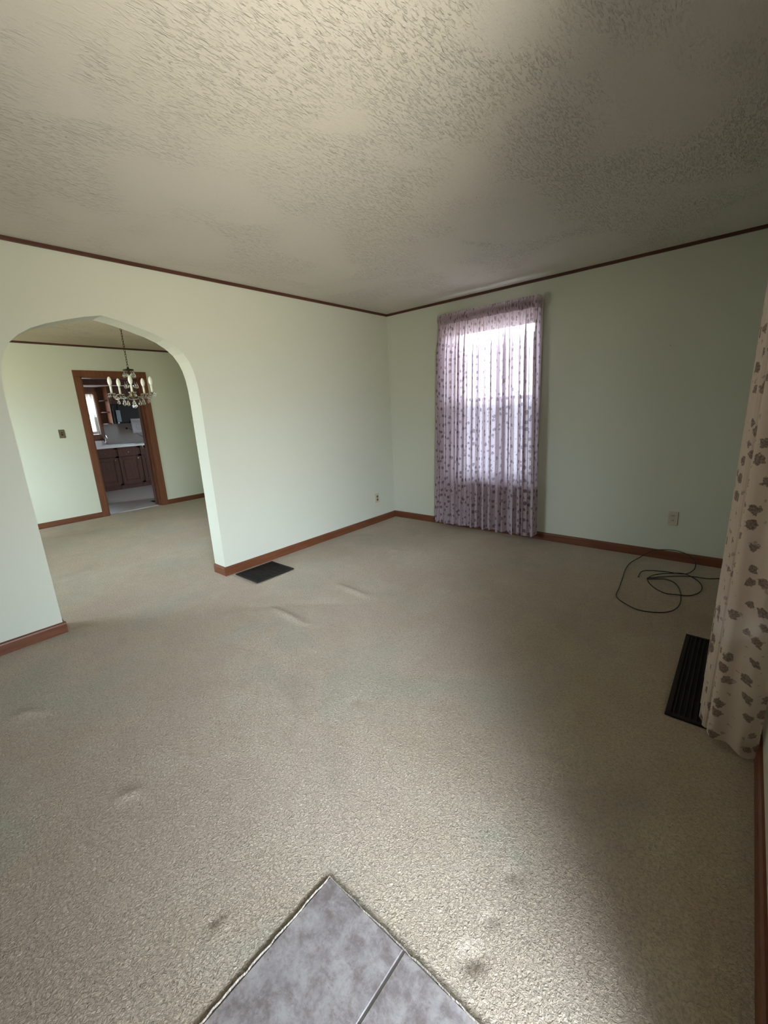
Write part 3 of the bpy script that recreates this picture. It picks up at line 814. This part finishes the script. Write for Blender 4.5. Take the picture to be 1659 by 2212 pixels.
# ------------------------------------------------------------------ chandelier in the dining room
CXY = (-1.90, -2.213)
ch = thing('chandelier', (CXY[0], CXY[1], 0.0), 'brass and crystal candle chandelier hanging in the dining room beyond the arch', 'chandelier')
z_ring = 1.655; RR = 0.205
obj('canopy', lathe(bmesh.new(), [(0.0, H), (0.062, H), (0.062, H - 0.008), (0.045, H - 0.024), (0.012, H - 0.034), (0.0, H - 0.034)], seg=24), 'brass', ch, smooth=True)
bm = bmesh.new(); zc = H - 0.030; k = 0
while zc > 1.955:
    pts = []
    for q in range(13):
        a = 2 * PI * q / 12; u, v = 0.0075 * math.cos(a), 0.018 * math.sin(a)
        pts.append((u if k % 2 else 0, 0 if k % 2 else u, zc - 0.018 + v))
    tube(bm, pts, 0.0022, 6, cap=False); zc -= 0.0265; k += 1
obj('chain', bm, 'dbrass', ch, smooth=True)
obj('crown', lathe(bmesh.new(), [(0.0, 1.955), (0.010, 1.95), (0.012, 1.938), (0.048, 1.932), (0.055, 1.925), (0.050, 1.917), (0.014, 1.912), (0.0, 1.912)], seg=24), 'dbrass', ch, smooth=True)
obj('stem', lathe(bmesh.new(), [(0.0, 1.914), (0.008, 1.914), (0.007, 1.86), (0.014, 1.845), (0.020, 1.82), (0.012, 1.79), (0.007, 1.775), (0.008, 1.72), (0.022, 1.70), (0.030, 1.675), (0.034, 1.655), (0.024, 1.635), (0.010, 1.622), (0.0, 1.615)], seg=20), 'brass', ch, smooth=True)
cdir = math.atan2(-4.118 - CXY[1], 3.380 - CXY[0])
def drop(parent, x, y, ztop, L, wd):
    bm = bmesh.new()
    lathe(bm, [(0, ztop), (0.0035, ztop - 0.003), (0.0035, ztop - 0.006), (0, ztop - 0.009)], (x, y, 0), 8)
    zt = ztop - 0.009
    lathe(bm, [(0, zt), (wd * .28, zt - L * .18), (wd * .85, zt - L * .55), (wd, zt - L * .72), (wd * .7, zt - L * .9), (0, zt - L)], (x, y, 0), 8)
    return obj('crystal_drop', bm, 'crystal', parent)
for k in range(5):
    a = cdir + 2 * PI * k / 5
    ca, sa = math.cos(a), math.sin(a)
    pr = [(0.02, 1.650), (0.06, 1.632), (0.11, 1.625), (0.155, 1.636), (0.19, 1.650), (RR, 1.668)]
    arm = obj('arm', tube(bmesh.new(), catmull([(ca * r, sa * r, zz) for r, zz in pr], 4), 0.0045, 8), 'dbrass', ch, smooth=True)
    bx, by = ca * RR, sa * RR
    obj('bobeche', lathe(bmesh.new(), [(0.0, 1.670), (0.018, 1.667), (0.038, 1.673), (0.040, 1.679), (0.020, 1.675), (0.013, 1.682), (0.0, 1.682)], (bx, by, 0), 16), 'crystal', arm, smooth=True)
    obj('candle_sleeve', lathe(bmesh.new(), [(0.0, 1.682), (0.0105, 1.682), (0.0105, 1.752), (0.009, 1.756), (0.0, 1.756)], (bx, by, 0), 14), 'candle', arm, smooth=True)
    obj('bulb', lathe(bmesh.new(), [(0.0, 1.756), (0.009, 1.757), (0.017, 1.775), (0.0215, 1.797), (0.019, 1.822), (0.012, 1.842), (0.0, 1.855)], (bx, by, 0), 16), 'bulb', arm, smooth=True)
    for q in range(4):
        b_ = a + PI / 4 + q * PI / 2
        drop(arm, bx + 0.037 * math.cos(b_), by + 0.037 * math.sin(b_), 1.674, 0.032, 0.0115)
    # swags of beads between arms
    a2 = cdir + 2 * PI * (k + 1) / 5
    bm = bmesh.new()
    for q in range(1, 12):
        f = q / 12; x = (1 - f) * ca * RR + f * math.cos(a2) * RR; y = (1 - f) * sa * RR + f * math.sin(a2) * RR
        zz = 1.668 - 0.05 * 4 * f * (1 - f)
        lathe(bm, [(0, 0.0085), (0.0078, 0.004), (0.0078, -0.004), (0, -0.0085)], (x, y, zz), 6)
    obj('bead_swag', bm, 'crystal', ch)
    mid = a + PI / 5
    drop(ch, 0.10 * ca, 0.10 * sa, 1.620, 0.070, 0.019)
    drop(ch, 0.155 * math.cos(mid), 0.155 * math.sin(mid), 1.628, 0.058, 0.016)
    drop(ch, 0.050 * math.cos(mid), 0.050 * math.sin(mid), 1.922, 0.075, 0.018)
    drop(ch, 0.060 * math.cos(mid), 0.060 * math.sin(mid), 1.80, 0.065, 0.016)
    bm = bmesh.new()
obj('ball_finial', lathe(bmesh.new(), [(0.0, 1.615), (0.003, 1.612), (0.003, 1.562), (0.016, 1.558), (0.026, 1.544), (0.026, 1.534), (0.016, 1.520), (0.0, 1.512)], seg=10), 'crystal', ch)

# ------------------------------------------------------------------ kitchen beyond the doorway
FX = -6.42
def base_unit(y0, y1, label, two=False):
    t = thing('base_cabinet', (FX, (y0 + y1) / 2, 0), label, 'cabinet', 0, 'kitchen base cabinets under the sink counter')
    h = (y1 - y0) / 2 - 0.001
    bm = bmesh.new(); box(bm, (KX - FX + 0.012, -h, 0.09), (-0.02, h, 0.865)); box(bm, (KX - FX + 0.012, -h, -0.005), (-0.075, h, 0.09)); 
    box(bm, (-0.02, -h, 0.09), (0, -h + 0.035, 0.865)); box(bm, (-0.02, h - 0.035, 0.09), (0, h, 0.865)); box(bm, (-0.02, -h, 0.83), (0, h, 0.865)); box(bm, (-0.02, -h, 0.09), (0, h, 0.12)); box(bm, (-0.02, -h, 0.655), (0, h, 0.69))
    obj('body', bm, 'cab', t)
    bm = bmesh.new(); box(bm, (0.0, -h + 0.022, 0.68), (0.018, h - 0.022, 0.838), 0.006); d = obj('drawer_front', bm, 'cab', t)
    obj('knob', tube(bmesh.new(), [(0.018, 0, 0.76), (0.028, 0, 0.76), (0.034, 0, 0.76), (0.042, 0, 0.76)], [0.006, 0.006, 0.013, 0.011], 12), 'brass', d)
    a, b = -h + 0.022, h - 0.022
    bm = bmesh.new(); s = 0.052
    box(bm, (0.0, a, 0.11), (0.019, a + s, 0.665), 0.004); box(bm, (0.0, b - s, 0.11), (0.019, b, 0.665), 0.004)
    box(bm, (0.0, a + s, 0.11), (0.019, b - s, 0.11 + s), 0.003); box(bm, (0.0, a + s, 0.665 - s), (0.019, b - s, 0.665), 0.003)
    box(bm, (0.002, a + s, 0.11 + s), (0.009, b - s, 0.665 - s)); box(bm, (0.009, a + s + 0.02, 0.13 + s), (0.017, b - s - 0.02, 0.645 - s), 0.007)
    d = obj('door', bm, 'cab', t)
    obj('knob', tube(bmesh.new(), [(0.019, b - 0.03, 0.62), (0.029, b - 0.03, 0.62), (0.035, b - 0.03, 0.62), (0.043, b - 0.03, 0.62)], [0.006, 0.006, 0.013, 0.011], 12), 'brass', d)
base_unit(-1.96, -1.53, 'dark wood base cabinet at the hidden left end of the sink counter')
base_unit(-1.53, -1.10, 'leftmost fully visible dark wood base cabinet under the sink')
base_unit(-1.10, -0.67, 'middle dark wood base cabinet with raised panel door and drawer knob')
base_unit(-0.67, -0.24, 'right dark wood base cabinet partly cut off by the kitchen doorway')
t = thing('kitchen_counter', (FX, -1.1, 0.865), 'white laminate kitchen worktop with rounded front edge over the dark cabinets', 'worktop')
bm = bmesh.new(); box(bm, (KX - FX + 0.003, -0.87, 0.0), (0.03, 1.05, 0.042), 0.012); obj('worktop', bm, 'counter', t)
bm = bmesh.new(); box(bm, (KX - FX + 0.002, -0.87, 0.042), (KX - FX + 0.022, 0.02, 0.145), 0.004); obj('low_splashback', bm, 'counter', t)
bm = bmesh.new(); box(bm, (KX - FX + 0.002, 0.02, 0.042), (KX - FX + 0.012, 1.05, 0.475), 0.001); o = obj('tall_splashback', bm, 'splash', t)
t = thing('kitchen_sink', (FX - 0.255, -1.10, 0.907), 'white drop-in sink set in the kitchen worktop', 'sink')
bm = bmesh.new(); 
for a, b in (((-0.22, -0.40), (0.22, -0.36)), ((-0.22, 0.36), (0.22, 0.40)), ((-0.22, -0.36), (-0.18, 0.36)), ((0.18, -0.36), (0.22, 0.36))): box(bm, (a[0], a[1], 0.0), (b[0], b[1], 0.014), 0.005)
obj('rim', bm, 'counter', t)
t = thing('faucet', (-6.97, -1.085, 0.907), 'chrome kitchen faucet standing behind the sink', 'faucet')
obj('spout', tube(bmesh.new(), catmull([(0, 0, 0.0), (0, 0, 0.10), (0.01, 0, 0.16), (0.06, 0, 0.20), (0.13, 0, 0.19), (0.17, 0, 0.14)], 5), 0.012, 12), 'chrome', t, smooth=True)
obj('base', lathe(bmesh.new(), [(0, 0), (0.035, 0), (0.033, 0.012), (0.022, 0.03), (0.018, 0.06), (0, 0.062)], seg=16), 'chrome', t, smooth=True)
obj('handle', tube(bmesh.new(), [(0, 0.0, 0.06), (-0.01, -0.03, 0.12), (-0.015, -0.05, 0.165)], [0.010, 0.008, 0.006], 10), 'black', t)
# corner shelves
t = thing('corner_shelf_unit', (KX, -1.000, 1.34), 'dark wood open corner shelf unit between the kitchen window and microwave', 'shelf')
for zz in (0.0, 0.235, 0.47, 0.74):
    bm = bmesh.new(); pts = [(0.0, -0.048)] + [(0.02 + 0.22 * math.sin(a * PI / 16), 0.048 - 0.096 * math.cos(a * PI / 16)) for a in range(9)] + [(0.0, 0.048)]
    prism(bm, pts, 'z', zz, zz + 0.018); obj('shelf', bm, 'cab', t)
# wall cabinet over microwave
t = thing('wall_cabinet', (KX, -0.40, 1.74), 'dark wood wall cabinet above the black microwave', 'cabinet')
bm = bmesh.new(); box(bm, (0, -0.53, 0.0), (0.33, 0.64, 0.36)); obj('body', bm, 'cab', t)
for a in (-0.53, -0.14, 0.25):
    bm = bmesh.new(); box(bm, (0.33, a + 0.01, 0.015), (0.35, a + 0.38, 0.34), 0.006); box(bm, (0.35, a + 0.06, 0.06), (0.357, a + 0.33, 0.295), 0.005)
    obj('door', bm, 'cab', t)
bm = bmesh.new(); box(bm, (KX - KX, -1.6, 0.36), (0.36, 0.64, 0.378), 0.003); obj('lit_cornice', bm, 'dooredge', t)  # pale colour stands in for light catching the moulding edge
bm = bmesh.new(); box(bm, (0.0, -0.545, -0.40), (0.30, -0.531, 0.36), 0.002); o = obj('side_panel', bm, 'trim_z', t)  # lighter wood than the body, painting in light on the cabinet side
struct('trim_5', BX((KX, -3.6, 2.118), (KX + 0.34, 0.6, KH)), 'cab')
t = thing('microwave', (KX, -0.53, 1.345), 'black built-in microwave with blue-grey handle strip under the wall cabinet', 'microwave')
obj('case', BX((0.0, -0.39, 0.0), (0.34, 0.37, 0.39), 0.006), 'black', t)
obj('door', BX((0.34, -0.30, 0.02), (0.36, 0.36, 0.38), 0.006), 'black', t)
obj('handle', BX((0.36, -0.345, 0.03), (0.375, -0.265, 0.27), 0.006), 'bluegrey', t)
o = obj('dial', tube(bmesh.new(), [(0.34, -0.325, 0.012), (0.372, -0.325, 0.012)], 0.014, 12), 'counter', t)
# notice
t = thing('paper_notice', (KX + 0.40, -0.50, 1.13), 'white paper sheet with a pale round mark hanging below the microwave', 'paper')
bm = bmesh.new()
G2 = [[bm.verts.new((0.004 * math.sin(i * 0.9) + 0.002 * j * (4 - j) * 0.3, (i / 6 - 0.5) * 0.27, j / 8 * 0.30)) for j in range(9)] for i in range(7)]
for i in range(6):
    for j in range(8): bm.faces.new((G2[i][j], G2[i + 1][j], G2[i + 1][j + 1], G2[i][j + 1]))
bmesh.ops.solidify(bm, geom=bm.faces[:], thickness=0.0008)
obj('sheet', bm, 'paper', t, smooth=True)
bm = bmesh.new()
pts = [(0.012, 0.055 * math.cos(a * PI / 12), 0.125 + 0.06 * math.sin(a * PI / 12)) for a in range(25)]
tube(bm, pts, 0.0035, 5, cap=False); tube(bm, [(0.012, -0.07, 0.215), (0.012, 0.07, 0.215)], 0.003, 5); tube(bm, [(0.012, -0.03, 0.12), (0.012, 0.03, 0.13)], 0.003, 5)
obj('printed_mark', bm, 'ink', t)
# plug and cord on the backsplash
t = thing('plugged_cord', (KX + 0.014, -0.62, 1.23), 'black plug and cord running down the grey kitchen backsplash', 'cord')
obj('plug', lathe(bmesh.new(), [(0, -0.022), (0.018, -0.018), (0.022, 0), (0.018, 0.018), (0, 0.022)], (0.024, 0, 0), 12), 'cable', t, smooth=True)
obj('cord', tube(bmesh.new(), catmull([(0.03, 0.0, 0.0), (0.035, 0.07, -0.02), (0.03, 0.16, -0.10), (0.03, 0.26, -0.17), (0.04, 0.36, -0.23), (0.08, 0.50, -0.305), (0.1, 0.6, -0.312)], 5), 0.004, 8), 'cable', t, smooth=True)
# door leaf swung open into the kitchen, seen nearly edge on
ang = math.atan2(2.77, -7.38)
t = thing('interior_door', (DX - 0.155, OY1 - 0.02, 0.0), 'kitchen door swung fully open, seen edge-on inside the doorway', 'door', ang - math.radians(1.5))
obj('leaf', BX((0.0, 0.0, 0.01), (0.76, 0.035, 2.0), 0.002), 'cab', t)
obj('latch_edge', BX((0.76, 0.0, 0.01), (0.764, 0.035, 2.0), 0.001), 'dooredge', t)
for s in (0, 1):
    yy = 0.035 if s else 0.0; sg = 1 if s else -1
    obj('door_knob', tube(bmesh.new(), [(0.70, yy, 0.93), (0.70, yy + sg * 0.03, 0.93), (0.70, yy + sg * 0.035, 0.93), (0.70, yy + sg * 0.05, 0.93), (0.70, yy + sg * 0.064, 0.93), (0.70, yy + sg * 0.068, 0.93)], [0.012, 0.012, 0.02, 0.028, 0.02, 0.004], 16), 'chrome', t, smooth=True)
# sheer on the kitchen window
bm = curtain_mesh(lambda s, v: (KX + 0.035 + 0.010 * math.sin(s * 60), -1.78 + 0.64 * s), 120, 1.96, 1.50, 8, 1.0, hem_wave=0.005)
o = obj('cafe_curtain', bm, 'sheer', smooth=True); tag(o, 'short white sheer curtain over the upper half of the kitchen window', 'curtain')
